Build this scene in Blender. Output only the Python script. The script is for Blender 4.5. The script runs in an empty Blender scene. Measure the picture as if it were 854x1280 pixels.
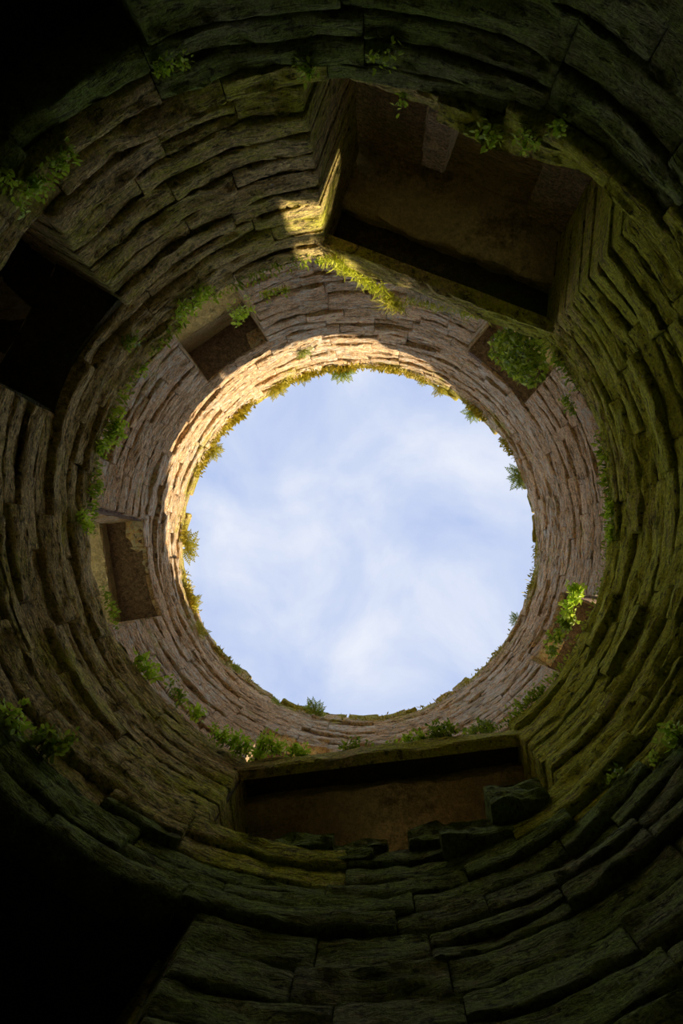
import bpy, math, random
from mathutils import Vector, noise
import numpy as np

random.seed(11)
S = bpy.context.scene
COL = S.collection
PI = math.pi
R = math.radians

# ------------------------------------------------------------------ camera, sky, sun, exposure
F = 600.0                                  # focal length in pixels of the 854 x 1280 frame
ZX, ZY = 462.0, 720.0                      # where the zenith falls in the frame
cam_d = bpy.data.cameras.new('camera')
cam_d.sensor_fit = 'VERTICAL'
cam_d.sensor_height = 36.0
cam_d.lens = F / 1280.0 * 36.0
cam_d.shift_x = -(ZX - 427.0) / 1280.0
cam_d.shift_y = (ZY - 640.0) / 1280.0
cam_d.clip_start = 0.02
cam = bpy.data.objects.new('camera', cam_d)
COL.objects.link(cam)
cam.location = (0, 0, 0)
cam.rotation_euler = (PI, 0, 0)            # straight up; image right = +X, image down = +Y
S.camera = cam

S.view_settings.view_transform = 'Standard'
S.view_settings.look = 'None'
S.view_settings.gamma = 1.0
S.view_settings.use_curve_mapping = False
S.view_settings.exposure = 0.15
S.cycles.max_bounces = 14
S.cycles.diffuse_bounces = 10

world = bpy.data.worlds.new('sky')
S.world = world
world.use_nodes = True
wn, wl = world.node_tree.nodes, world.node_tree.links
wn.clear()
w_out = wn.new('ShaderNodeOutputWorld')
w_bg = wn.new('ShaderNodeBackground')
w_tc = wn.new('ShaderNodeTexCoord')
w_map = wn.new('ShaderNodeMapping')
w_map.inputs['Location'].default_value = (0.37, 0.93, 0.2)
w_n1 = wn.new('ShaderNodeTexNoise')
w_n1.inputs['Scale'].default_value = 3.6
w_n1.inputs['Detail'].default_value = 6.0
w_n1.inputs['Roughness'].default_value = 0.52
w_n1.inputs['Distortion'].default_value = 0.35
w_rmp = wn.new('ShaderNodeValToRGB')
w_rmp.color_ramp.elements[0].position = 0.34
w_rmp.color_ramp.elements[0].color = (0.43, 0.53, 0.80, 1)
w_rmp.color_ramp.elements[1].position = 0.68
w_rmp.color_ramp.elements[1].color = (0.74, 0.78, 0.88, 1)
_e = w_rmp.color_ramp.elements.new(0.5)
_e.color = (0.55, 0.63, 0.83, 1)
wl.new(w_tc.outputs['Generated'], w_map.inputs['Vector'])
wl.new(w_map.outputs['Vector'], w_n1.inputs['Vector'])
wl.new(w_n1.outputs['Fac'], w_rmp.inputs['Fac'])
wl.new(w_rmp.outputs['Color'], w_bg.inputs['Color'])
w_bg.inputs['Strength'].default_value = 1.0
wl.new(w_bg.outputs['Background'], w_out.inputs['Surface'])

SUN_AZ = (0.635, 0.7725)                      # towards the sun, in plan
SUN_EL = R(12.9)
sun_d = bpy.data.lights.new('sun', 'SUN')
sun_d.energy = 9.0
sun_d.color = (1.0, 0.82, 0.62)
sun_d.angle = R(0.8)
sun = bpy.data.objects.new('sun', sun_d)
COL.objects.link(sun)
_v = Vector((SUN_AZ[0] * math.cos(SUN_EL), SUN_AZ[1] * math.cos(SUN_EL), math.sin(SUN_EL)))
sun.rotation_euler = _v.to_track_quat('Z', 'Y').to_euler()
sun.location = (20, 26, 14)

# ------------------------------------------------------------------ measures (heights count from the camera)
AX, AY = -0.175, -0.575                    # tower axis
RL, RU, RO = 2.5, 3.1, 3.95                # lower face, upper face, outside face
FLOOR_Z = -1.15
LEDGE, RIM = 4.6, 8.62

def polar(phi, r):
    return Vector((AX + r * math.cos(phi), AY + r * math.sin(phi)))

def hit(u, v, rad):
    """height and azimuth where the sight line through a photo pixel meets the wall face of radius rad"""
    dx, dy = (u - ZX) / F, (v - ZY) / F
    a = dx * dx + dy * dy
    b = -2 * (dx * AX + dy * AY)
    c = AX * AX + AY * AY - rad * rad
    h = (-b + math.sqrt(b * b - 4 * a * c)) / (2 * a)
    return h, math.atan2(dy * h - AY, dx * h - AX)

def project(x, y, z):
    return ZX + F * x / z, ZY + F * y / z

# ------------------------------------------------------------------ materials
def nodes_of(name):
    m = bpy.data.materials.new(name)
    m.use_nodes = True
    nt = m.node_tree
    nt.nodes.clear()
    out = nt.nodes.new('ShaderNodeOutputMaterial')
    return m, nt, out

class NB:
    def __init__(self, nt):
        self.nt = nt
    def node(self, t, **kw):
        n = self.nt.nodes.new(t)
        for k, v in kw.items():
            setattr(n, k, v)
        return n
    def link(self, a, b):
        self.nt.links.new(a, b)
    def pos(self, scale=(1, 1, 1)):
        g = self.node('ShaderNodeNewGeometry')
        m = self.node('ShaderNodeMapping')
        m.inputs['Scale'].default_value = scale
        self.link(g.outputs['Position'], m.inputs['Vector'])
        return m.outputs['Vector']
    def noise(self, vec, scale, detail=4, rough=0.55, dist=0.0):
        n = self.node('ShaderNodeTexNoise')
        n.inputs['Scale'].default_value = scale
        n.inputs['Detail'].default_value = detail
        n.inputs['Roughness'].default_value = rough
        n.inputs['Distortion'].default_value = dist
        self.link(vec, n.inputs['Vector'])
        return n.outputs['Fac']
    def ramp(self, fac, stops):
        n = self.node('ShaderNodeValToRGB')
        el = n.color_ramp.elements
        while len(el) < len(stops):
            el.new(0.5)
        for e, (p, c) in zip(el, stops):
            e.position = p
            e.color = (c, c, c, 1) if isinstance(c, (int, float)) else (*c, 1)
        self.link(fac, n.inputs['Fac'])
        return n.outputs['Color']
    def mix(self, fac, a, b, mode='MIX'):
        n = self.node('ShaderNodeMix', data_type='RGBA', blend_type=mode)
        for sock, v in ((n.inputs['Factor'], fac), (n.inputs['A'], a), (n.inputs['B'], b)):
            if isinstance(v, (int, float)):
                sock.default_value = v
            elif isinstance(v, tuple):
                sock.default_value = (*v, 1)
            else:
                self.link(v, sock)
        return n.outputs['Result']
    def math(self, op, a, b=0.0):
        n = self.node('ShaderNodeMath', operation=op)
        for i, v in enumerate((a, b)):
            if isinstance(v, (int, float)):
                n.inputs[i].default_value = v
            else:
                self.link(v, n.inputs[i])
        return n.outputs[0]
    def island(self):
        return self.node('ShaderNodeNewGeometry').outputs['Random Per Island']
    def z(self):
        g = self.node('ShaderNodeNewGeometry')
        s = self.node('ShaderNodeSeparateXYZ')
        self.link(g.outputs['Position'], s.inputs[0])
        return s.outputs
    def finish(self, out, color, rough=0.9, bump=None, bstr=0.6, bdist=0.02, spec=0.2):
        p = self.node('ShaderNodeBsdfPrincipled')
        p.inputs['Roughness'].default_value = rough
        p.inputs['Specular IOR Level'].default_value = spec
        if isinstance(color, tuple):
            p.inputs['Base Color'].default_value = (*color, 1)
        else:
            self.link(color, p.inputs['Base Color'])
        if bump is not None:
            b = self.node('ShaderNodeBump')
            b.inputs['Strength'].default_value = bstr
            b.inputs['Distance'].default_value = bdist
            self.link(bump, b.inputs['Height'])
            self.link(b.outputs['Normal'], p.inputs['Normal'])
        self.link(p.outputs[0], out.inputs['Surface'])

def stone_material(name, base, alt, moss, moss_lo, moss_hi, lichen=None, lich=(0.6, 0.68), top_moss=False, tone=0.5,
                   drift=0.0, speck=0.0, mott=1.0, seams=0.0, pits=0.0):
    m, nt, out = nodes_of(name)
    B = NB(nt)
    bed = B.pos((1, 1, 4.0))
    iso = B.pos()
    strata = B.noise(bed, 4.0, 6, 0.62, 0.3)
    grit = B.noise(iso, 46.0, 5, 0.7)
    fine = B.noise(bed, 17.0, 6, 0.7, 0.2)
    isl = B.island()
    def span(lo, mid, hi):                  # contrast around 1
        return [(0.32, 1 + (lo - 1) * mott), (0.5, mid), (0.66, 1 + (hi - 1) * mott)]
    col = B.mix(B.ramp(strata, [(0.35, 0.0), (0.65, 1.0)]), base, alt)
    # stone to stone tone
    col = B.mix(1.0, col, B.ramp(isl, [(0.0, 1.0 - tone * 0.5), (1.0, 1.0 + tone * 0.35)]), 'MULTIPLY')
    col = B.mix(1.0, col, B.ramp(fine, span(0.5, 1.0, 1.5)), 'MULTIPLY')
    col = B.mix(1.0, col, B.ramp(grit, span(0.6, 1.03, 1.4)), 'MULTIPLY')
    if lichen is not None:
        lf = B.noise(B.pos((1, 1, 2.2)), 9.0, 8, 0.75, 0.5)
        big = B.noise(iso, 0.9, 3)
        lf = B.math('ADD', lf, B.math('MULTIPLY', B.math('SUBTRACT', big, 0.5), 0.35))
        col = B.mix(B.ramp(lf, [(lich[0], 0.0), (lich[1], 0.9)]), col, lichen)
    mf = B.noise(B.pos((1, 1, 1.6)), 1.3, 5, 0.6, 0.2)
    mf2 = B.noise(bed, 11.0, 7, 0.72)
    mfac = B.math('ADD', B.math('MULTIPLY', mf, 0.55), B.math('MULTIPLY', mf2, 0.45))
    x, y, z = B.z()[0:3]
    if drift:                               # moss is thicker on the damp side and lower down
        d = B.math('ADD', B.math('MULTIPLY', x, 0.045), B.math('MULTIPLY', y, 0.012))
        d = B.math('ADD', d, B.math('MULTIPLY', B.math('SUBTRACT', 3.3, z), 0.03))
        mfac = B.math('ADD', mfac, B.math('MULTIPLY', d, drift))
    if top_moss:                            # damp, sunlit coping grows yellow moss
        t = B.node('ShaderNodeMapRange')
        t.inputs['From Min'].default_value = RIM - 0.75
        t.inputs['From Max'].default_value = RIM
        t.inputs['To Max'].default_value = 0.17
        B.link(z, t.inputs['Value'])
        mfac = B.math('ADD', mfac, t.outputs[0])
    mossc = B.mix(B.ramp(grit, [(0.3, 0.0), (0.68, 1.0)]), tuple(c * 0.5 for c in moss), tuple(min(c * 1.5, 0.95) for c in moss))
    col = B.mix(B.ramp(mfac, [(moss_lo, 0.0), (moss_hi, 1.0)]), col, mossc)
    seam = B.noise(B.pos((1, 1, 9.0)), 5.0, 5, 0.6, 0.15)
    if seams:                               # iron-dark bedding seams
        col = B.mix(B.ramp(seam, [(0.36, seams), (0.43, 0.0)]), col, tuple(c * 0.28 for c in base))
    pit = B.noise(B.pos((1, 1, 2.6)), 13.0, 6, 0.72, 0.3)
    if pits:                                # dead black moss and eroded patches
        col = B.mix(B.ramp(pit, [(0.37, pits), (0.45, 0.0)]), col, (0.05, 0.045, 0.02))
    if speck:
        sp = B.noise(iso, 30.0, 2, 0.4)
        col = B.mix(B.ramp(sp, [(0.76, 0.0), (0.79, speck)]), col, (0.8, 0.78, 0.68))
    bump = B.math('ADD', B.math('MULTIPLY', fine, 1.0), B.math('MULTIPLY', grit, 0.5))
    bump = B.math('ADD', bump, B.math('MULTIPLY', strata, 0.9))
    bump = B.math('ADD', bump, B.math('MULTIPLY', B.ramp(seam, [(0.34, 0.0), (0.45, 1.0)]), 0.5))
    bump = B.math('ADD', bump, B.math('MULTIPLY', B.ramp(pit, [(0.35, 0.0), (0.47, 1.0)]), 0.35))
    B.finish(out, col, 0.88, bump, 1.0, 0.06)
    return m

M_UP = stone_material('red_sandstone', (0.94, 0.60, 0.30), (0.97, 0.72, 0.40), (0.56, 0.50, 0.08), 0.57, 0.66,
                      lichen=(0.97, 0.89, 0.68), lich=(0.515, 0.58), top_moss=True, seams=0.85)
M_LOW = stone_material('mossy_sandstone', (0.94, 0.71, 0.30), (0.84, 0.65, 0.25), (0.76, 0.80, 0.05), 0.38, 0.54, tone=0.55, drift=0.9, speck=0.5, seams=0.6, pits=0.8)
M_DARK = stone_material('dark_green_stone', (0.42, 0.40, 0.16), (0.34, 0.34, 0.12), (0.30, 0.40, 0.06), 0.40, 0.54, tone=0.7, speck=0.4, seams=0.6, pits=0.8)  # darker, greener stone for the low courses and the broken sill
M_JAMB = stone_material('dressed_sandstone', (0.88, 0.68, 0.42), (0.74, 0.55, 0.31), (0.45, 0.45, 0.09), 0.54, 0.70)
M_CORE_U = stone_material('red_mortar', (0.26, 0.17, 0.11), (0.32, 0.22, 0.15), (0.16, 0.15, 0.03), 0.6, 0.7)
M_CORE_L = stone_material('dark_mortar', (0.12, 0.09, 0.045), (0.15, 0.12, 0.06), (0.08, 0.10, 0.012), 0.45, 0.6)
M_SOFFIT = stone_material('limewashed_mortar', (0.94, 0.76, 0.42), (0.80, 0.62, 0.32), (0.36, 0.27, 0.12), 0.52, 0.62, tone=0.2, mott=0.4)
M_EARTH = stone_material('packed_earth', (0.32, 0.25, 0.15), (0.26, 0.20, 0.12), (0.20, 0.22, 0.07), 0.45, 0.6)
M_TURF = stone_material('dry_turf', (0.62, 0.56, 0.32), (0.54, 0.50, 0.26), (0.36, 0.42, 0.12), 0.45, 0.6)

def leaf_material(name, dark, light, trans=0.35):
    m, nt, out = nodes_of(name)
    B = NB(nt)
    isl = B.island()
    n = B.noise(B.pos(), 6.0, 3)
    f = B.math('ADD', B.math('MULTIPLY', isl, 0.7), B.math('MULTIPLY', n, 0.45))
    col = B.ramp(f, [(0.15, dark), (0.9, light)])
    d = B.node('ShaderNodeBsdfPrincipled')
    d.inputs['Roughness'].default_value = 0.55
    d.inputs['Specular IOR Level'].default_value = 0.3
    t = B.node('ShaderNodeBsdfTranslucent')
    B.link(col, d.inputs['Base Color'])
    B.link(col, t.inputs['Color'])
    mx = B.node('ShaderNodeMixShader')
    mx.inputs['Fac'].default_value = trans
    B.link(d.outputs[0], mx.inputs[1])
    B.link(t.outputs[0], mx.inputs[2])
    B.link(mx.outputs[0], out.inputs['Surface'])
    return m

M_FERN_Y = leaf_material('yellow_fern_leaf', (0.26, 0.27, 0.02), (0.64, 0.58, 0.07))
M_FERN_G = leaf_material('green_fern_leaf', (0.16, 0.24, 0.03), (0.48, 0.56, 0.09))
M_LEAF = leaf_material('bright_leaf', (0.42, 0.60, 0.03), (0.74, 0.92, 0.09))
M_IVY = leaf_material('ivy_leaf', (0.12, 0.22, 0.02), (0.60, 0.72, 0.06))
M_GRASS = leaf_material('grass_blade', (0.40, 0.48, 0.03), (0.84, 0.86, 0.10))
M_STRAW = leaf_material('dry_grass_blade', (0.42, 0.38, 0.26), (0.75, 0.70, 0.55))
M_MOSS = leaf_material('moss_tuft', (0.26, 0.23, 0.02), (0.60, 0.50, 0.05), 0.2)
M_STEM = leaf_material('brown_stem', (0.16, 0.11, 0.05), (0.28, 0.20, 0.09), 0.1)

# ------------------------------------------------------------------ object helpers
def link_obj(name, me, mat, parent=None, loc=(0, 0, 0)):
    o = bpy.data.objects.new(name, me)
    if mat is not None and me is not None and not me.materials:
        me.materials.append(mat)
    COL.objects.link(o)
    o.location = loc
    if parent is not None:
        o.parent = parent
    return o

def tag(o, label=None, cat=None, group=None, kind=None):
    if label: o['label'] = label
    if cat: o['category'] = cat
    if group: o['group'] = group
    if kind: o['kind'] = kind
    return o

def mesh_from(name, verts, faces, smooth=False):
    me = bpy.data.meshes.new(name)
    me.from_pydata([tuple(v) for v in verts], [], faces)
    if smooth:
        me.polygons.foreach_set('use_smooth', [True] * len(me.polygons))
    me.update()
    return me

def make(name, verts, faces, mat, parent=None, smooth=False, origin=True):
    """one mesh object; its origin sits at the middle of its base, world position kept"""
    V = np.array([tuple(v) for v in verts], dtype=float)
    c = np.array([V[:, 0].mean(), V[:, 1].mean(), V[:, 2].min()]) if origin else np.zeros(3)
    base = np.array(parent.location) if parent is not None else np.zeros(3)
    me = mesh_from(name, V - c, faces, smooth)
    return link_obj(name, me, mat, parent, tuple(c - base))

_topo = {}
def lattice(nx, nd, nz):
    key = (nx, nd, nz)
    if key in _topo:
        return _topo[key]
    idx, pts, faces = {}, [], []
    def vid(i, j, k):
        if (i, j, k) not in idx:
            idx[(i, j, k)] = len(pts)
            pts.append((i, j, k))
        return idx[(i, j, k)]
    for i in range(nx):
        for k in range(nz):
            faces.append((vid(i, 0, k), vid(i, 0, k + 1), vid(i + 1, 0, k + 1), vid(i + 1, 0, k)))
            faces.append((vid(i, nd, k), vid(i + 1, nd, k), vid(i + 1, nd, k + 1), vid(i, nd, k + 1)))
        for j in range(nd):
            faces.append((vid(i, j, 0), vid(i + 1, j, 0), vid(i + 1, j + 1, 0), vid(i, j + 1, 0)))
            faces.append((vid(i, j, nz), vid(i, j + 1, nz), vid(i + 1, j + 1, nz), vid(i + 1, j, nz)))
    for j in range(nd):
        for k in range(nz):
            faces.append((vid(0, j, k), vid(0, j + 1, k), vid(0, j + 1, k + 1), vid(0, j, k + 1)))
            faces.append((vid(nx, j, k), vid(nx, j, k + 1), vid(nx, j + 1, k + 1), vid(nx, j + 1, k)))
    _topo[key] = (pts, faces)
    return _topo[key]

def steps(n, length, edge):
    """n segments with a narrow one at both ends, as 0..1"""
    if n < 3:
        return [i / n for i in range(n + 1)]
    e = min(0.3, edge / max(length, 1e-4))
    return [0.0] + [e + (1 - 2 * e) * i / (n - 2) for i in range(n - 1)] + [1.0]

def fbm(x, y, z):
    return noise.fractal(Vector((x, y, z)), 0.9, 2.1, 3)

def block(plan, length, depth, z0, z1, cell=0.07, nd=2, edge=0.02, rough=0.014, warp=None, wob=0.006, seed=0.0, ztilt=0.0):
    """rough-faced stone; plan(s, t) gives the plan point, s along the face, t = 0 at the face"""
    nx = max(3, min(32, int(length / cell) + 2))
    nz = max(3, min(9, int((z1 - z0) / cell) + 2))
    ss, zs = steps(nx, length, edge), steps(nz, z1 - z0, edge)
    ds = steps(nd, depth, edge * 1.2) if nd >= 3 else [i / nd for i in range(nd + 1)]
    pts, faces = lattice(nx, nd, nz)
    out = []
    for (i, j, k) in pts:
        s, t, q = ss[i], ds[j], zs[k]
        p = plan(s, t)
        z = z0 + (z1 - z0) * q
        inn = (plan(s, 1.0) - plan(s, 0.0)).normalized()
        nv = fbm(p.x * 3.2 + seed, p.y * 3.2, z * 17)
        lo = fbm(p.x * 1.7 + seed * 3, p.y * 1.7, z * 3 + 7)
        if j == 0:
            hi = fbm(p.x * 9 + seed, p.y * 9, z * 34)
            d = rough * (nv * 1.1 + lo * 0.9 + hi * 0.7)
            if i in (0, nx): d += edge * 0.5
            if k in (0, nz): d += edge * (0.8 + 0.9 * nv)
            d += ztilt * (q - 0.5)
            if k in (0, 1, nz - 1, nz): z += edge * 0.8 * hi
            p = p + inn * d
        else:
            p = p + Vector((nv, lo)) * rough * 0.35
        z += wob * noise.noise(Vector((p.x * 3.1 + seed, p.y * 3.1, k * 0.7))) + rough * 0.25 * nv
        if warp: z += warp(p, z)
        out.append((p.x, p.y, z))
    return out, faces

# ------------------------------------------------------------------ the setting: ground and walls
_v, _f = [], []
_rings = [0, 1.2, 2.4, 3.9, 6, 10, 18, 32]
_N = 40
for r_ in _rings:
    for a_ in range(_N):
        p = polar(2 * PI * a_ / _N, r_)
        _v.append((p.x, p.y, FLOOR_Z + (0.05 * fbm(p.x, p.y, 0) if r_ < 3 else 0.12 * fbm(p.x * .4, p.y * .4, 3))))
for r_ in range(len(_rings) - 1):
    for a_ in range(_N):
        b_ = (a_ + 1) % _N
        _f.append((r_ * _N + a_, (r_ + 1) * _N + a_, (r_ + 1) * _N + b_, r_ * _N + b_))
_k3 = 3 * _N                               # earth inside, turf outside
floor = make('floor', _v[:4 * _N], [q for q in _f if max(q) < 4 * _N], M_EARTH, smooth=True, origin=False)
turf = make('ground', _v[_k3:], [tuple(i - _k3 for i in q) for q in _f if min(q) >= _k3], M_TURF, smooth=True, origin=False)
tag(turf, 'rough dry turf around the outside of the tower', 'ground', kind='structure')
tag(floor, 'trodden earth floor at the foot of the round tower', 'floor', kind='structure')

# openings: azimuths in degrees (0 = image right, 90 = image bottom), heights
WINS = [('window_1', 158.1, 184.9, 5.06, 7.0),
        ('window_2', 225.9, 245.5, 5.06, 7.0),
        ('window_3', 300.5, 321.4, 5.06, 7.0),
        ('window_4', 15.3, 35.2, 5.06, 7.0),
        ('window_5', 96.5, 116.0, 5.06, 7.0)]
ALC_A = (264.5, 317.5, 3.0, 4.6, -16)      # last: the far jamb leans in, in degrees
ALC_B = (197.2, 222.1, 3.0, 3.95)
ALC_C = (53.0, 113.0, 3.33, 4.6)   # the outside end of A and C narrows to a slit behind the back wall
DOOR_D = (217.5, 246.3, FLOOR_Z, 2.6)
DOOR_E = (107.5, 141.0, FLOOR_Z, 2.6)
OPEN_U = [w[1:] for w in WINS]
OPEN_L = [ALC_A, ALC_B, ALC_C, DOOR_D, DOOR_E]

def solid_spans(openings, h0, h1):
    """solid azimuth spans of a course as (a, b, a_is_jamb, b_is_jamb, jamb directions)"""
    cuts = []
    for (a, b, o0, o1, *sp) in openings:
        ov = min(h1, o1) - max(h0, o0)
        if ov > 0.5 * (h1 - h0):
            cuts.append((a % 360, b - a, sp[0] if sp else 0))
    if not cuts:
        off = random.uniform(0, 360)
        return [(off, off + 360, None, None)]
    cuts.sort()
    spans = []
    for i, (a, w, sp) in enumerate(cuts):
        nxt, nw, _ = cuts[(i + 1) % len(cuts)]
        start = a + w
        end = nxt if nxt > start - 1e-6 else nxt + 360
        if len(cuts) == 1: end = a + 360
        spans.append((start, end, a + w / 2 + sp, nxt + nw / 2))
    return spans

def core_wall(name, r_in, r_out, zs, openings, mat, label):
    N = 180
    V, Fc, vi = [], [], {}
    nz = len(zs) - 1
    def sol(i, k):
        i %= N
        if k < 0 or k >= nz: return False
        a, h = (i + 0.5) * 360 / N, (zs[k] + zs[k + 1]) / 2
        for (p, q, o0, o1, *_s) in openings:
            if o0 < h < o1 and ((a - p) % 360) < (q - p): return False
        return True
    def vid(i, k, s):
        key = (i % N, k, s)
        if key not in vi:
            ph = 2 * PI * (i % N) / N
            r = (r_in if s == 0 else r_out)
            p = polar(ph, r)
            r += 0.03 * fbm(p.x * 2, p.y * 2, zs[k] * 4)
            p = polar(ph, r)
            vi[key] = len(V)
            V.append((p.x, p.y, zs[k]))
        return vi[key]
    for i in range(N):
        for k in range(nz):
            if not sol(i, k): continue
            Fc.append((vid(i, k, 0), vid(i, k + 1, 0), vid(i + 1, k + 1, 0), vid(i + 1, k, 0)))
            Fc.append((vid(i, k, 1), vid(i + 1, k, 1), vid(i + 1, k + 1, 1), vid(i, k + 1, 1)))
            if not sol(i, k + 1): Fc.append((vid(i, k + 1, 0), vid(i, k + 1, 1), vid(i + 1, k + 1, 1), vid(i + 1, k + 1, 0)))
            if not sol(i, k - 1): Fc.append((vid(i, k, 0), vid(i + 1, k, 0), vid(i + 1, k, 1), vid(i, k, 1)))
            if not sol(i + 1, k): Fc.append((vid(i + 1, k, 0), vid(i + 1, k + 1, 0), vid(i + 1, k + 1, 1), vid(i + 1, k, 1)))
            if not sol(i - 1, k): Fc.append((vid(i, k, 0), vid(i, k, 1), vid(i, k + 1, 1), vid(i, k + 1, 0)))
    o = make(name, V, Fc, mat, origin=False)
    return tag(o, label, 'wall', kind='structure')

def lay_courses(bounds, rad, openings, len_rng, jamb_depth, gap, out_rng, rough, edge, cell, wavy):
    """list of (verts, faces) stones, course by course"""
    stones = []
    def warp(p, z):
        return wavy * noise.noise(Vector((p.x * 0.55, p.y * 0.55, z * 0.6)))
    for ci in range(len(bounds) - 1):
        h0, h1 = bounds[ci], bounds[ci + 1]
        for (a, b, ja, jb) in solid_spans(openings, h0, h1):
            total = b - a
            arcs, left = [], total
            while left > 1e-6:
                w = math.degrees(random.uniform(*len_rng) / rad)
                if left - w < math.degrees(len_rng[0] * 0.6 / rad): w = left
                arcs.append(w)
                left -= w
            x = a
            for n, w in enumerate(arcs):
                p0, p1 = x, x + w
                x += w
                g = math.degrees(gap * 0.35 / rad) / 2
                first, last = n == 0 and ja is not None, n == len(arcs) - 1 and jb is not None
                f0, f1 = R(p0 + (0 if first else g)), R(p1 - (0 if last else g))
                pro = random.uniform(*out_rng)
                dep = 0.26
                d0 = Vector((math.cos(f0), math.sin(f0)))
                d1 = Vector((math.cos(f1), math.sin(f1)))
                nd = 2
                if first or last:
                    dep, nd = jamb_depth + random.uniform(-0.03, 0.03), 5
                    pro *= 0.5
                if first: d0 = Vector((math.cos(R(ja)), math.sin(R(ja))))
                if last: d1 = Vector((math.cos(R(jb)), math.sin(R(jb))))
                slide = [random.uniform(-0.012, 0.012) if first else 0, random.uniform(-0.012, 0.012) if last else 0]
                rr = rad - pro
                tilt = random.uniform(-0.02, 0.02)
                def plan(s, t, f0=f0, f1=f1, d0=d0, d1=d1, rr=rr, dep=dep, tilt=tilt, slide=slide):
                    f = f0 + (f1 - f0) * s + (slide[0] * (1 - s) + slide[1] * s) / rad
                    fr = polar(f, rr + tilt * (s - 0.5))
                    return fr + (d0 * (1 - s) + d1 * s) * (t * dep)
                gz = gap * random.uniform(0.3, 0.9)
                if h1 - h0 > 0.16 and random.random() < 0.22 and not (first or last):     # two thin stones in one course
                    hm = h0 + (h1 - h0) * random.uniform(0.4, 0.6)
                    rows = [(h0, hm), (hm, h1)]
                else:
                    rows = [(h0, h1)]
                for (q0, q1) in rows:
                    stones.append(block(plan, (f1 - f0) * rad, dep, q0 + gz * 0.5, q1 - gz * 0.5, cell, nd, edge, rough,
                                        warp, 0.007, random.uniform(0, 50), random.uniform(-0.045, 0.03) * (0.5 if first or last else 1)))
    return stones

def seen_area(verts):
    """size in the photograph, in pixels; 0 outside the frame"""
    us, vs = [], []
    for (x, y, z) in verts[::3]:
        if z < 0.4: return 0
        u, v = project(x, y, z)
        us.append(min(max(u, 0), 854)); vs.append(min(max(v, 0), 1280))
    return (max(us) - min(us)) * (max(vs) - min(vs))

def dark_line(v):
    """height below which stones take the darker green material; varies with azimuth"""
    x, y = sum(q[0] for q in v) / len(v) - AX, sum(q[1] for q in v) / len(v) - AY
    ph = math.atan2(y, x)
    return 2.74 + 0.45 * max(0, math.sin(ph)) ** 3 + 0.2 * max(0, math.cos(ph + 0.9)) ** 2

def put_stones(stones, wall, mat, hidden_below=None):
    def score(st):
        a = seen_area(st[0])
        if hidden_below and sum(v[2] for v in st[0]) / len(st[0]) < hidden_below: a *= 0.01
        return a
    stones.sort(key=lambda st: -score(st))
    for v, f in stones[:296]:
        make('stone', v, f, mat(v) if callable(mat) else mat, wall, smooth=True)
    V, Fc = [], []
    for v, f in stones[296:]:
        n = len(V)
        V.extend(v)
        Fc.extend(tuple(i + n for i in q) for q in f)
    if V:
        tag(make('stonework', V, Fc, mat(V) if callable(mat) else mat, wall, smooth=True, origin=False), kind='stuff')

# lower storey
low_b = [1.15, 1.38, 1.60, 1.80, 1.99, 2.18, 2.38, 2.60, 2.74, 2.88, 3.01, 3.17, 3.33, 3.49, 3.64, 3.80, 3.95, 4.09, 4.25, 4.42, 4.60]
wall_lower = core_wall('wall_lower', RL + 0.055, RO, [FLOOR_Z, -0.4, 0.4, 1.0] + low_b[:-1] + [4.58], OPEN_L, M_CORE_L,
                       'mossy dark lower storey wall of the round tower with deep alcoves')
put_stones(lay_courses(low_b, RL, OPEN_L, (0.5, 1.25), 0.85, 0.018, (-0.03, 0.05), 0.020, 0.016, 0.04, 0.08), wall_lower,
           lambda v: M_DARK if sum(q[2] for q in v) / len(v) < dark_line(v) + random.uniform(-0.12, 0.12) else M_LOW)

# upper storey
up_b = [4.58]
while up_b[-1] < 5.0: up_b.append(up_b[-1] + 0.16)
up_b[-1] = 5.06
_k = 10
for i in range(1, _k + 1): up_b.append(5.06 + 1.94 * i / _k)
for d_ in (0.20, 0.37, 0.55, 0.70, 0.87, 1.02, 1.18, 1.33, 1.48): up_b.append(7.0 + d_)
wall_upper = core_wall('wall_upper', RU + 0.05, RO, up_b, OPEN_U, M_CORE_U,
                       'sunlit red sandstone upper storey wall of the round tower below the open sky')
_up = lay_courses(up_b, RU, OPEN_U, (0.4, 1.1), 0.78, 0.014, (-0.03, 0.035), 0.020, 0.014, 0.055, 0.07)
# broken coping course: uneven heights, some stones gone
a_ = 0.0
while a_ < 360:
    w_ = random.uniform(5, 13)
    if random.random() < 0.8:
        f0, f1 = R(a_ + 0.3), R(min(a_ + w_, 360) - 0.3)
        pr_ = random.uniform(-0.06, 0.035)
        def plan(s, t, f0=f0, f1=f1, pr_=pr_):
            return polar(f0 + (f1 - f0) * s, RU - pr_ + t * 0.5)
        hh = random.uniform(0.06, 0.2)
        _up.append(block(plan, (f1 - f0) * RU, 0.5, up_b[-1] + 0.005, up_b[-1] + hh, 0.08, 2, 0.03, 0.03, None, 0.02, random.uniform(0, 50)))
    a_ += w_
put_stones(_up, wall_upper, M_UP, hidden_below=5.5)

# ------------------------------------------------------------------ window and alcove linings
def quad_plan(c, along, out, x0, x1, y0, y1):
    """plan function of a slab in a local frame: along the opening x0..x1, outwards y0..y1"""
    def plan(s, t):
        return c + along * (x0 + (x1 - x0) * s) + out * (y0 + (y1 - y0) * t)
    return plan

def slab(name, parent, frame, x0, x1, y0, y1, z0, z1, mat, cell=0.08, rough=0.012, edge=0.02, nd=5, label=None):
    c, al, ou = frame
    v, f = block(quad_plan(c, al, ou, x0, x1, y0, y1), x1 - x0, y1 - y0, z0, z1, cell, nd, edge, rough, None, 0.01, random.uniform(0, 60))
    o = make(name, v, f, mat, parent)
    if label: o['label'] = label
    return o

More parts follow.
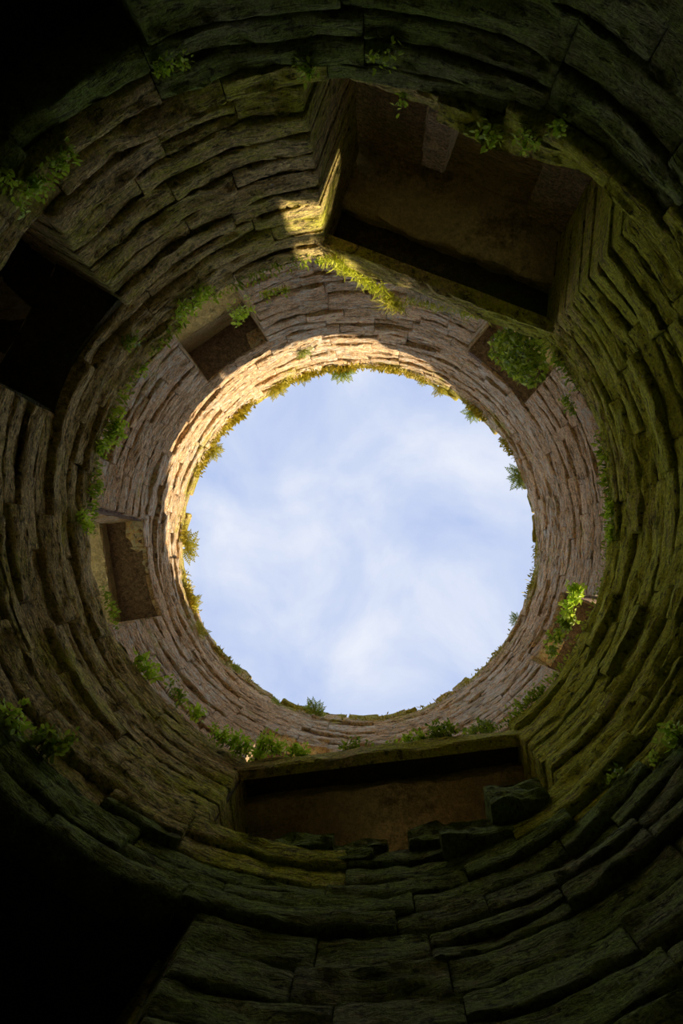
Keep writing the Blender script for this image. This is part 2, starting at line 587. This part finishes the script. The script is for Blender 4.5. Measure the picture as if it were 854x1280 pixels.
def frame_at(mid_deg, rad):
    """frame whose origin lies on the wall face; along runs with growing azimuth"""
    m = R(mid_deg)
    ou = Vector((math.cos(m), math.sin(m)))
    return polar(m, rad), Vector((-ou.y, ou.x)), ou

def holder(name, frame, z, label, cat):
    o = bpy.data.objects.new(name, None)
    COL.objects.link(o)
    o.location = (frame[0].x, frame[0].y, z)
    return tag(o, label, cat, kind='structure')

WLAB = ['square window recess with warm plastered head, above the left part of the ledge',
        'shadowed window recess hung with grass, beside the deep left alcove',
        'window recess half filled by a hanging mass of ivy',
        'window recess with a sunlit jamb and trailing creeper',
        'low window recess mostly hidden by plants on the long bottom lintel']
for (nm, a, b, h0, h1), lab in zip(WINS, WLAB):
    fr = frame_at((a + b) / 2, RU)
    hw = RU * math.sin(R(b - a) / 2)
    sag = RU * (1 - math.cos(R(b - a) / 2))
    w = holder(nm, fr, h0, lab, 'window')
    slab('soffit', w, fr, -hw - 0.12, hw + 0.12, 0.10, 0.49, h1 + 0.015, h1 + 0.15, M_SOFFIT)
    slab('soffit', w, fr, -hw - 0.12, hw + 0.12, 0.50, 0.86, h1 - (0.30 if nm == 'window_2' else 0.16), h1 + 0.13, M_SOFFIT, label='lower outer head of the recess')
    slab('sill', w, fr, -hw + 0.0, hw - 0.0, 0.06, 0.8, h0 - 0.06, h0 + 0.02, M_JAMB)

def alcove(nm, op, lab, parts):
    a, b = op[0], op[1]
    half = R(b - a) / 2
    m = R((a + b) / 2)
    ou = Vector((math.cos(m), math.sin(m)))
    c = polar(m, RL * math.cos(half))                 # the middle of the chord
    fr = (c, Vector((-ou.y, ou.x)), ou)
    hw = RL * math.sin(half)
    w = holder(nm, fr, op[2], lab, 'window')
    parts(w, fr, hw)
    return w, fr, hw

def parts_a(w, fr, hw):
    slab('lintel', w, fr, -hw - 0.10, hw + 0.12, -0.02, 0.09, 4.41, 4.62, M_LOW, rough=0.022, cell=0.05)
    slab('soffit', w, fr, -hw - 0.15, hw + 0.15, 0.07, 0.9, 4.57, 4.66, M_CORE_L, rough=0.01)  # dark mortar colour stands in for shade in the cavity behind the lintel
    slab('soffit', w, fr, -hw - 0.15, hw + 0.15, 0.42, 1.05, 4.47, 4.59, M_SOFFIT, rough=0.03)
    slab('soffit', w, fr, -hw - 0.15, hw + 0.15, 1.03, 1.7, 4.42, 4.62, M_SOFFIT, rough=0.02)
    slab('back_wall', w, fr, -hw - 0.1, -0.56, 1.00, 1.7, 2.8, 4.46, M_JAMB, rough=0.02)
    slab('back_wall', w, fr, 0.5, hw + 0.1, 0.92, 1.7, 2.8, 4.46, M_JAMB, rough=0.02)
    slab('back_wall', w, fr, -0.6, 0.55, 1.12, 1.7, 4.05, 4.46, M_SOFFIT, rough=0.02)
    slab('sill', w, fr, -hw + 0.02, hw - 0.02, 0.34, 1.0, 2.96, 3.03, M_JAMB)
    slab('corbel', w, fr, -0.46, -0.26, 0.66, 1.08, 3.3, 4.05, M_JAMB, rough=0.04, cell=0.05)
    slab('sill_block', w, fr, -0.92, -0.30, 0.22, 0.7, 3.0, 3.08, M_LOW, rough=0.03, cell=0.05)
    slab('sill_block', w, fr, -0.29, 0.36, 0.22, 0.7, 3.0, 3.15, M_LOW, rough=0.03, cell=0.05)
    slab('sill_block', w, fr, 0.37, 0.94, 0.22, 0.7, 3.0, 3.12, M_LOW, rough=0.03, cell=0.05)
alcove('window_6', ALC_A, 'wide deep alcove under a straight mossy lintel, upper right of the sky', parts_a)

def parts_b(w, fr, hw):
    slab('soffit', w, fr, -hw - 0.1, hw + 0.1, 0.16, 0.6, 3.99, 4.15, M_SOFFIT)
    slab('soffit', w, fr, -hw - 0.1, hw + 0.1, 0.61, 1.4, 3.95, 4.15, M_SOFFIT)
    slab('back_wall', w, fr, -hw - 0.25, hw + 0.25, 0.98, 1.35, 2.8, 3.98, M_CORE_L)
    slab('sill', w, fr, -hw + 0.02, hw - 0.02, 0.16, 1.0, 2.95, 3.03, M_JAMB)
alcove('window_7', ALC_B, 'narrow black alcove cut through the lower wall at the left', parts_b)

def parts_c(w, fr, hw):
    slab('lintel', w, fr, -hw - 0.08, hw + 0.08, -0.02, 0.08, 4.24, 4.43, M_LOW, rough=0.014, cell=0.05)
    slab('lintel', w, fr, -hw - 0.05, hw + 0.05, 0.2, 0.62, 4.44, 4.6, M_LOW, rough=0.02)
    slab('soffit', w, fr, -hw - 0.15, hw + 0.15, 0.06, 0.7, 4.39, 4.43, M_CORE_L, rough=0.008)  # cavity shade put into the colour, as a dark strip behind the lintel
    slab('soffit', w, fr, -hw - 0.15, hw + 0.15, 0.30, 1.6, 4.28, 4.41, M_SOFFIT, rough=0.02)
    slab('back_wall', w, fr, -hw - 0.1, -0.25, 1.12, 1.9, 3.1, 4.36, M_SOFFIT)
    slab('back_wall', w, fr, 0.2, hw + 0.1, 1.14, 1.9, 3.1, 4.36, M_SOFFIT)
    slab('back_wall', w, fr, -0.3, 0.25, 1.13, 1.9, 4.15, 4.36, M_SOFFIT)
    slab('jamb', w, fr, hw - 0.26, hw + 0.05, 0.55, 1.12, 3.3, 4.34, M_JAMB)
    slab('jamb', w, fr, -hw - 0.05, -hw + 0.16, 0.62, 1.12, 3.3, 4.34, M_JAMB)
    slab('sill', w, fr, -hw + 0.05, hw - 0.05, 0.36, 1.1, 3.27, 3.34, M_JAMB)
    for (x0, x1, y0, y1, z0, z1) in [(-1.12, -0.72, 0.02, 0.5, 3.20, 3.42), (-0.86, -0.36, 0.18, 0.6, 3.10, 3.26), (-0.62, -0.15, 0.24, 0.6, 3.27, 3.40),
                                     (0.0, 0.42, 0.30, 0.7, 3.33, 3.42), (0.38, 0.8, 0.22, 0.66, 3.33, 3.46), (0.1, 0.6, 0.28, 0.6, 3.22, 3.31)]:
        slab('sill_block', w, fr, x0, x1, y0, y1, z0, z1, M_DARK, rough=0.035, edge=0.014, cell=0.04)
alcove('window_8', ALC_C, 'wide alcove with broken sill blocks under the long lintel below the sky', parts_c)

def doorway(nm, op, lab):
    def parts(w, fr, hw):
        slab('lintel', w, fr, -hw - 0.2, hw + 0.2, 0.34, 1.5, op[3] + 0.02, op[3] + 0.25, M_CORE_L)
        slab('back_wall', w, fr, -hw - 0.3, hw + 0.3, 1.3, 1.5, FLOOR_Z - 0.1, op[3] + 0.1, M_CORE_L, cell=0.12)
        z = 1.2
        for side in (-1, 1):                            # rough piers inside the doorway
            zz = 0.9
            while zz < op[3] - 0.1:
                t = min(random.uniform(0.2, 0.34), op[3] - zz)
                e = random.uniform(-0.03, 0.03)
                x0, x1 = sorted((side * (hw - 0.02 + e), side * (hw + 0.3)))
                slab('jamb_stone', w, fr, x0, x1, 0.3, 1.25, zz + 0.008, zz + t - 0.008, M_LOW, rough=0.025, edge=0.03)
                zz += t
    return alcove(nm, op, lab, parts)
w_, _, _ = doorway('door_1', DOOR_D, 'black doorway void in the upper left corner under a curved stone edge')
w_['category'] = 'doorway'
w_, _, _ = doorway('door_2', DOOR_E, 'black doorway void in the lower left corner under a thick green course')
w_['category'] = 'doorway'

# ------------------------------------------------------------------ plants
def surf_frame(u, v, rad):
    h, ph = hit(u, v, rad)
    p = polar(ph, rad)
    return Vector((p.x, p.y, h)), Vector((-math.cos(ph), -math.sin(ph), 0)), Vector((-math.sin(ph), math.cos(ph), 0))

UPV = Vector((0, 0, 1))

def plant_root(name, loc, label, cat, group=None):
    o = bpy.data.objects.new(name, None)
    COL.objects.link(o)
    o.location = loc
    return tag(o, label, cat, group)

def frond(base, d, length, droop, width, npair=11):
    V, Fc = [], []
    side = d.cross(UPV)
    if side.length < 0.1: side = d.cross(Vector((1, 0, 0)))
    side.normalize()
    pts = []
    for i in range(npair + 1):
        t = i / npair
        pts.append(base + d * (length * t) - UPV * (droop * length * t * t))
    for i in range(npair):
        t = i / npair
        a, b = pts[i], pts[i + 1]
        n = len(V)
        w = length * 0.012
        V += [a - side * w, a + side * w, b + side * w * 0.7, b - side * w * 0.7]
        Fc.append((n, n + 1, n + 2, n + 3))
        if i < 1: continue
        pw = width * math.sin(PI * min(1, 0.18 + 0.86 * t)) * random.uniform(0.85, 1.1)
        tan = (b - a).normalized()
        nrm = side.cross(tan).normalized()
        for sg in (-1, 1):
            dr = (side * sg * 0.92 + tan * 0.4 - nrm * 0.12).normalized()
            hw = (b - a).length * 0.5
            n = len(V)
            m = a + dr * pw * 0.5
            V += [a, m - tan * hw, a + dr * pw, m + tan * hw]
            Fc.append((n, n + 1, n + 2, n + 3))
    return V, Fc

def fern(u, v, rad, size, n, mat, label, group=None, spread=1.0, up=0.25):
    c, nin, tg = surf_frame(u, v, rad)
    c.z = min(c.z, RIM - 0.2)
    root = plant_root('fern', c + nin * 0.01, label, 'fern', group)
    for i in range(n):
        ang = PI * ((i + 0.5) / n - 0.5) * 1.0 * spread + random.uniform(-0.15, 0.15)
        d = (nin * (0.75 * math.cos(ang) + 0.25) + tg * math.sin(ang) + UPV * (up + random.uniform(-0.35, 0.35))).normalized()
        L = size * random.uniform(0.6, 0.95)
        V, Fc = frond(c, d, L, random.uniform(0.1, 0.45), L * 0.25, 10)
        make('frond', V, Fc, mat, root)
    return root

def leaf_shape(c, d, nrm, L, kind):
    side = d.cross(nrm).normalized()
    if kind == 'ivy':
        pr = [(0, 0), (0.12, 0.42), (0.48, 0.36), (0.5, 0.22), (1, 0), (0.5, -0.22), (0.48, -0.36), (0.12, -0.42)]
    else:
        pr = [(0, 0), (0.3, 0.26), (0.65, 0.24), (1, 0), (0.65, -0.24), (0.3, -0.26)]
    vs = [c + d * (x * L) + side * (y * L) + nrm * (-abs(y) * 0.25 * L - x * x * 0.15 * L) for x, y in pr]
    n = len(pr)
    h = n // 2
    return vs, [tuple(range(0, h + 1)), (0,) + tuple(range(h, n))]

def tube(V, Fc, pts, r0, r1):
    prev = None
    for i, p in enumerate(pts):
        t = (pts[min(i + 1, len(pts) - 1)] - pts[max(i - 1, 0)]).normalized()
        a = t.cross(Vector((0.3, 0.5, 0.8))).normalized()
        b = t.cross(a)
        r = r0 + (r1 - r0) * i / (len(pts) - 1)
        n = len(V)
        for q in range(3):
            an = 2 * PI * q / 3
            V.append(p + (a * math.cos(an) + b * math.sin(an)) * r)
        if prev is not None:
            for q in range(3):
                w = (q + 1) % 3
                Fc.append((prev + q, prev + w, n + w, n + q))
        prev = n

def leafy(name, u, v, rad, width, out, tall, nstem, nleaf, leaf, mat, label, cat='plant', group=None, hang=0.0, kind='leaf', du=0, dv=0, deep=0.0):
    """stems fanning from a rooting line on the wall; width along the wall, out = reach, tall = rise, hang = droop"""
    c, nin, tg = surf_frame(u, v, rad)
    c = c - nin * deep
    root = plant_root(name, c, label, cat, group)
    out, tall, hang, leaf, nleaf = out * 1.35, tall * 1.3, hang * 1.2, leaf * 1.35, int(nleaf * 1.4)
    SV, SF, LV, LF = [], [], [], []
    for i in range(nstem):
        x = (random.random() - 0.5) * width
        b = c + tg * x - nin * 0.01
        d = nin * random.uniform(0.3, 1.0) * out + tg * random.uniform(-0.5, 0.5) * min(out, width * 0.6) + UPV * (random.uniform(0.2, 1.0) * tall)
        sag = hang * random.uniform(0.5, 1.1)
        pts = [b + d * t - UPV * (sag * t * t) for t in (0, 0.25, 0.5, 0.75, 1.0)]
        tube(SV, SF, pts, 0.006, 0.002)
        for k in range(nleaf):
            t = random.uniform(0.15, 1.0)
            p = b + d * t - UPV * (sag * t * t)
            p = p + Vector((random.gauss(0, 1), random.gauss(0, 1), random.gauss(0, 1))) * leaf * 0.5
            ld = (d.normalized() * 0.5 + Vector((random.uniform(-1, 1), random.uniform(-1, 1), random.uniform(-0.9, 0.5)))).normalized()
            nn = (nin * 0.6 + UPV * 0.6 + Vector((random.uniform(-.6, .6), random.uniform(-.6, .6), random.uniform(-.6, .6)))).normalized()
            if abs(ld.dot(nn)) > 0.95: continue
            vs, fs = leaf_shape(p, ld, nn, leaf * random.uniform(0.6, 1.25), kind)
            n = len(LV)
            LV += vs
            LF += [tuple(q + n for q in f) for f in fs]
    tag(make('stems', SV, SF, M_STEM, root), kind='stuff')
    tag(make('leaves', LV, LF, mat, root), kind='stuff')
    return root

def bush(name, c, ph, rt, rn, rz, n, leaf, mat, label, cat, nstem=14):
    """leaves through an ellipsoid: half sizes along the wall, inwards and upwards"""
    nin = Vector((-math.cos(ph), -math.sin(ph), 0))
    tg = Vector((-math.sin(ph), math.cos(ph), 0))
    base = c - nin * rn
    root = plant_root(name, base, label, cat)
    SV, SF, LV, LF = [], [], [], []
    for i in range(n):
        while True:
            a = Vector((random.uniform(-1, 1), random.uniform(-1, 1), random.uniform(-1, 1)))
            if 0.2 < a.length < 1: break
        a *= a.length ** -0.45
        lump = 1 + 0.35 * noise.noise(a * 1.6 + c)
        p = c + (tg * a.x * rt + nin * a.y * rn + UPV * a.z * rz) * lump
        o = (tg * a.x / rt + nin * a.y / rn + UPV * a.z / rz).normalized()
        ld = (o * 0.4 + Vector((random.uniform(-1, 1), random.uniform(-1, 1), random.uniform(-1.2, 0.3)))).normalized()
        nn = (o + Vector((random.uniform(-.7, .7), random.uniform(-.7, .7), random.uniform(-.7, .7)))).normalized()
        if abs(ld.dot(nn)) > 0.95: continue
        vs, fs = leaf_shape(p, ld, nn, leaf * random.uniform(0.6, 1.3), 'ivy')
        k = len(LV)
        LV += vs
        LF += [tuple(q + k for q in f) for f in fs]
        if i < nstem: tube(SV, SF, [base, base.lerp(p, 0.5) + UPV * 0.03, p], 0.008, 0.003)
    tag(make('stems', SV, SF, M_STEM, root), kind='stuff')
    tag(make('leaves', LV, LF, mat, root), kind='stuff')
    return root

def grassy(name, pts_px, rad, nblade, length, mat, label, cat='grass', hang=0.6, out=0.5, spread=0.05, deep=0.0, group=None):
    """blades rooted along a run of photo points on one wall face"""
    fr = [surf_frame(u, v, rad) for u, v in pts_px]
    c0 = fr[len(fr) // 2][0]
    root = plant_root(name, c0, label, cat, group)
    V, Fc = [], []
    for i in range(nblade):
        t = random.random() * (len(fr) - 1)
        k = min(int(t), len(fr) - 2) if len(fr) > 1 else 0
        q = t - k
        if len(fr) > 1:
            c = fr[k][0].lerp(fr[k + 1][0], q); nin = fr[k][1]; tg = fr[k][2]
        else:
            c, nin, tg = fr[0]
        c = c - nin * deep + tg * random.gauss(0, spread) + UPV * random.gauss(0, spread * 0.4)
        L = length * random.uniform(0.5, 1.2)
        d = nin * out * random.uniform(0.4, 1.2) + tg * random.uniform(-0.6, 0.6) + UPV * random.uniform(0.0, 0.8)
        d.normalize()
        sd = d.cross(Vector((random.uniform(-1, 1), random.uniform(-1, 1), random.uniform(-1, 1)))).normalized()
        w = random.uniform(0.004, 0.008)
        sag = hang * random.uniform(0.4, 1.3)
        n = len(V)
        for s in (0, 0.35, 0.7, 1.0):
            p = c + d * (L * s) - UPV * (sag * L * s * s)
            ww = w * (1 - 0.9 * s)
            V += [p - sd * ww, p + sd * ww]
        for s in range(3):
            Fc.append((n + 2 * s, n + 2 * s + 1, n + 2 * s + 3, n + 2 * s + 2))
    tag(make('blades', V, Fc, mat, root), kind='stuff')
    return root

# ferns on the broken rim
RIMR = RU - 0.03
for (u, v, s, n, mt, lab) in [
        (345, 482, 0.40, 11, M_FERN_Y, 'largest yellow fern hanging over the rim, above the grassy window recess'),
        (378, 470, 0.22, 7, M_FERN_Y, 'small yellow fern on the rim beside the largest one'),
        (428, 465, 0.34, 10, M_FERN_G, 'green fern at the topmost point of the rim against the sky'),
        (378, 437, 0.22, 8, M_FERN_G, 'dark fern growing from the sunlit wall face below the rim'),
        (268, 565, 0.32, 9, M_FERN_Y, 'yellow fern on the rim at the upper left, alone against blue sky'),
        (235, 684, 0.42, 11, M_FERN_Y, 'bushy yellow fern on the rim level with the square window recess'),
        (240, 754, 0.26, 8, M_FERN_Y, 'star-shaped small fern on the rim just under the bushy yellow one'),
        (247, 790, 0.26, 7, M_FERN_Y, 'flat yellowish fern on the rim at the lower left'),
        (293, 838, 0.22, 7, M_FERN_G, 'tiny green fern low on the left slope of the rim'),
        (345, 880, 0.18, 6, M_FERN_G, 'faint sprig on the rim between two small ferns at bottom left'),
        (392, 893, 0.38, 10, M_FERN_G, 'upright spiky green fern on the bottom edge of the rim'),
        (548, 492, 0.24, 7, M_FERN_Y, 'yellow fern on the rim at the upper right beside mossy stones'),
        (588, 521, 0.30, 8, M_FERN_G, 'green fern on the rim near the ivy filled window recess'),
        (645, 600, 0.38, 10, M_FERN_G, 'tall pale green fern standing out on the right rim'),
        (640, 773, 0.24, 7, M_FERN_G, 'small green fern on the lower right rim by the creeper window'),
        (528, 478, 0.16, 6, M_FERN_Y, 'tiny yellow fern at the top right of the rim')]:
    fern(u, v, RIMR, s, n, mt, lab, 'ferns along the rim')

# leafy plants on the ledge between the storeys
LE = RL
def ledge_px(u, v):
    return u, v
L = [
    ('leafy_plant', 238, 372, LE, .34, .16, .10, 12, 22, .034, M_LEAF, 'dense bright leafy clump hanging over the ledge left of the shadowed window', .18),
    ('leafy_plant', 160, 422, LE, .22, .10, .06, 7, 14, .034, M_IVY, 'dark leafy tuft beside the corner of the black left alcove', .12),
    ('leafy_plant', 177, 458, LE, .10, .06, .06, 4, 10, .030, M_LEAF, 'tiny bright sprig on the ledge under the shadowed window', .05),
    ('leafy_plant', 137, 538, LE, .36, .12, .05, 12, 18, .034, M_LEAF, 'curved bright leafy strip on the left ledge below the alcove', .10),
    ('leafy_plant', 120, 560, LE, .16, .14, .05, 6, 14, .034, M_LEAF, 'small bright leaf cluster at the foot of the curved leafy strip', .10),
    ('leafy_plant', 121, 606, LE, .12, .08, .05, 5, 12, .034, M_IVY, 'dim little plant on the ledge above the square window recess', .10),
    ('leafy_plant', 100, 652, LE, .16, .10, .06, 6, 16, .036, M_LEAF, 'bright heart-leaved plant beside the corner of the square window', .14),
    ('leafy_plant', 177, 837, LE, .24, .13, .10, 8, 15, .044, M_LEAF, 'broad-leaved bright plant on the ledge below the square window', .06),
    ('leafy_plant', 214, 872, LE, .20, .12, .10, 6, 14, .036, M_IVY, 'thin straggling plant on the lower left ledge', .06),
    ('leafy_plant', 243, 900, LE, .20, .10, .12, 6, 12, .038, M_LEAF, 'sparse upright sprigs on the ledge left of the low window', .03),
    ('leafy_plant', 715, 508, LE, .26, .08, .06, 7, 14, .030, M_IVY, 'dark trailing sprigs on the right ledge under the hanging ivy', .12),
    ('leafy_plant', 767, 582, LE, .30, .06, .05, 9, 14, .028, M_IVY, 'dark leaf fringe on the right ledge, upper part', .10),
    ('leafy_plant', 768, 650, LE, .42, .07, .05, 13, 18, .028, M_LEAF, 'long bright leaf fringe down the right ledge', .10),
    ('leafy_plant', 662, 880, LE, .34, .10, .10, 9, 16, .034, M_IVY, 'thin leafy row on the lower right ledge above the mossy courses', .05),
]
for (nm, u, v, rd, wd, ot, tl, ns, nl, lf, mt, lab, hg) in L:
    leafy(nm, u, v, rd, wd, ot, tl, ns, nl, lf, mt, lab, 'plant', 'leafy plants on the ledge', hang=hg)

# hanging ivy in window_3, creeper in window_4, grass in window_2
_c, _n, _t = surf_frame(650, 444, 2.60)
_h, _p = hit(650, 444, 2.60)
bush('ivy', _c, _p, .36, .17, .40, 1300, .062, M_IVY, 'large hanging ivy mass filling the upper right window recess', 'ivy', 24)
_p = R(19.5)
bush('creeper', Vector((*polar(_p, 3.2), 5.42)), _p, .15, .18, .32, 420, .06, M_LEAF, 'dense creeper extended into the window recess, added to block the low sunbeam', 'creeper')  # added foliage, mostly unseen; keeps the sunbeam off the alcove jamb
leafy('creeper', 722, 752, 2.62, .30, .12, .10, 12, 18, .042, M_LEAF, 'yellow-green creeper on the ledge below the sunlit jamb', 'creeper', hang=.06, kind='ivy')
leafy('creeper', 706, 796, 2.66, .52, .10, .16, 16, 16, .042, M_IVY, 'reddish-stemmed creeper trailing along the ledge of the lower right window', 'creeper', hang=.06, kind='ivy')
leafy('leafy_plant', 303, 392, 2.95, .22, .12, .12, 12, 26, .030, M_LEAF, 'wispy green plant hanging inside the shadowed window recess', 'plant', hang=.35)
leafy('leafy_plant', 342, 362, 2.62, .30, .08, .06, 9, 14, .028, M_IVY, 'low green growth on the ledge right of the shadowed window', 'plant', hang=.06)

# the lintel of the upper right alcove: sunlit moss and grass, dry straw
grassy('grass_tuft', [(412, 318), (440, 338), (470, 356), (500, 378)], 2.42, 420, .16, M_GRASS, 'sunlit yellow-green grass spilling over the left end of the mossy lintel', hang=1.2, out=.6, spread=.05)
grassy('grass_tuft', [(488, 372), (500, 385)], 2.4, 90, .30, M_FERN_Y, 'long yellow grass tails hanging below the sunlit lintel grass', hang=1.6, out=.5, spread=.04)
grassy('grass_tuft', [(505, 352), (540, 366), (575, 382)], 2.34, 150, .17, M_STRAW, 'pale dry straw standing along the middle of the mossy lintel', hang=.2, out=.5, spread=.05)
grassy('grass_tuft', [(512, 372), (550, 380), (600, 392)], 2.36, 220, .12, M_GRASS, 'short green grass under the pale straw on the lintel', hang=.6, out=.5, spread=.05)

# the long bottom lintel
for (u, v, wd, ot, tl, ns, nl, lf, mt, lab) in [
        (545, 925, .42, .10, .14, 16, 20, .034, M_IVY, 'low spreading plant on the long lintel beside the round bush'),
        (505, 932, .26, .08, .10, 9, 14, .034, M_LEAF, 'bright low sprigs in the middle of the long bottom lintel'),
        (447, 940, .22, .08, .12, 9, 16, .034, M_IVY, 'small dark plant on the long lintel, right of the low window'),
        (352, 944, .46, .10, .13, 20, 20, .034, M_LEAF, 'leafy row in front of the low window on the long lintel'),
        (305, 944, .34, .12, .12, 13, 18, .036, M_LEAF, 'bright leafy plant at the left end of the long bottom lintel'),
        (272, 925, .30, .10, .12, 10, 16, .034, M_LEAF, 'bright sprigs on the ledge just left of the long bottom lintel')]:
    h_, p_ = 4.46, 0
    X, Y = (u - ZX) / F * h_, (v - ZY) / F * h_
    rr = math.hypot(X - AX, Y - AY)
    leafy('leafy_plant', u, v, rr, wd, ot, tl, ns, nl, lf, mt, lab, 'plant', 'plants on the bottom lintel', hang=.03)

_h = 4.72
_c = Vector(((598 - ZX) / F * _h, (917 - ZY) / F * _h, _h))
bush('leafy_bush', _c, math.atan2(_c.y - AY, _c.x - AX), .17, .10, .13, 420, .042, M_IVY, 'round leafy bush at the right end of the long bottom lintel', 'bush')

# plants on the lower courses
for (u, v, wd, ot, tl, ns, nl, lf, mt, lab) in [
        (52, 940, .20, .12, .10, 9, 15, .040, M_IVY, 'dark bushy plant on the lower left courses above the doorway'),
        (12, 905, .14, .12, .06, 6, 12, .036, M_LEAF, 'bright plant at the left edge above the doorway'),
        (68, 205, .24, .08, .05, 8, 14, .030, M_LEAF, 'bright leafy strip on a joint between left alcove and top doorway'),
        (30, 240, .20, .08, .04, 8, 14, .030, M_LEAF, 'bright cluster above the left alcove near the left edge'),
        (6, 215, .10, .08, .04, 4, 12, .030, M_LEAF, 'single sprig at the left edge above the alcove'),
        (212, 82, .16, .04, .03, 8, 18, .020, M_LEAF, 'mossy yellow-green cushion on the big corner stone near the top'),
        (385, 84, .12, .08, .03, 5, 12, .030, M_LEAF, 'little bright plant at the top corner of the alcove jamb'),
        (612, 160, .10, .10, .05, 5, 9, .040, M_LEAF, 'single bright plant on the sill of the upper right alcove'),
        (662, 165, .16, .10, .04, 6, 10, .032, M_LEAF, 'trailing leaves on the right part of the alcove sill'),
        (695, 156, .10, .06, .03, 4, 8, .034, M_LEAF, 'few pale leaves on the dark wall right of the alcove sill'),
        (478, 66, .10, .06, .03, 4, 8, .030, M_LEAF, 'thin sprig on the dark top courses above the alcove'),
        (505, 118, .06, .08, .03, 3, 8, .030, M_LEAF, 'small sprig beside the alcove back wall, upper left'),
        (848, 922, .10, .08, .06, 5, 12, .034, M_LEAF, 'bright sprig at the right edge on mossy courses'),
        (820, 948, .05, .05, .03, 3, 7, .026, M_LEAF, 'tiny sprig near the right edge below a bright one'),
        (766, 975, .14, .06, .03, 5, 9, .026, M_IVY, 'dim mossy sprig right of the broken sill')]:
    leafy('leafy_plant', u, v, RL - 0.03, wd, ot, tl, ns, nl, lf, mt, lab, 'plant', 'plants on the lower courses', hang=.06)

# moss fringing the coping and the ledge: nobody could count it
def moss(name, rad, z, spans, n, length, mat, label, jz):
    V, Fc = [], []
    for i in range(n):
        a, b, dens = random.choices(spans, weights=[(q[1] - q[0]) * q[2] for q in spans])[0]
        ph = R(random.uniform(a, b))
        cl = noise.noise(Vector((math.cos(ph) * 5, math.sin(ph) * 5, rad)))
        if cl < -0.12 + 0.1 * random.random(): continue
        p = polar(ph, rad + random.uniform(-0.03, 0.02))
        c = Vector((p.x, p.y, z + random.gauss(0, jz)))
        nin = Vector((-math.cos(ph), -math.sin(ph), 0))
        tg = Vector((-math.sin(ph), math.cos(ph), 0))
        L_ = length * random.uniform(0.5, 1.3) * (0.7 + max(cl, 0) * 1.2)
        d = (nin + tg * random.uniform(-.8, .8) + UPV * random.uniform(-.7, .7)).normalized()
        sd = d.cross(Vector((random.uniform(-1, 1), random.uniform(-1, 1), random.uniform(-1, 1)))).normalized() * L_ * 0.22
        k = len(V)
        V += [c - sd * .5, c + d * L_ * .5 - sd, c + d * L_, c + d * L_ * .5 + sd, c + sd * .5]
        Fc.append((k, k + 1, k + 2, k + 3, k + 4))
    o = make(name, V, Fc, mat, origin=True)
    return tag(o, label, 'moss', kind='stuff')

moss('moss', RU - 0.02, RIM - 0.27, [(150, 330, 3.0), (330, 400, 0.8), (40, 150, 0.5)], 5200, 0.07, M_MOSS,
     'golden moss cushions fringing the broken top courses', 0.06)
moss('moss', RL - 0.01, LEDGE - 0.0, [(0, 360, 1.0)], 3600, 0.045, M_IVY,
     'dark green moss fringing the ledge between the storeys', 0.04)
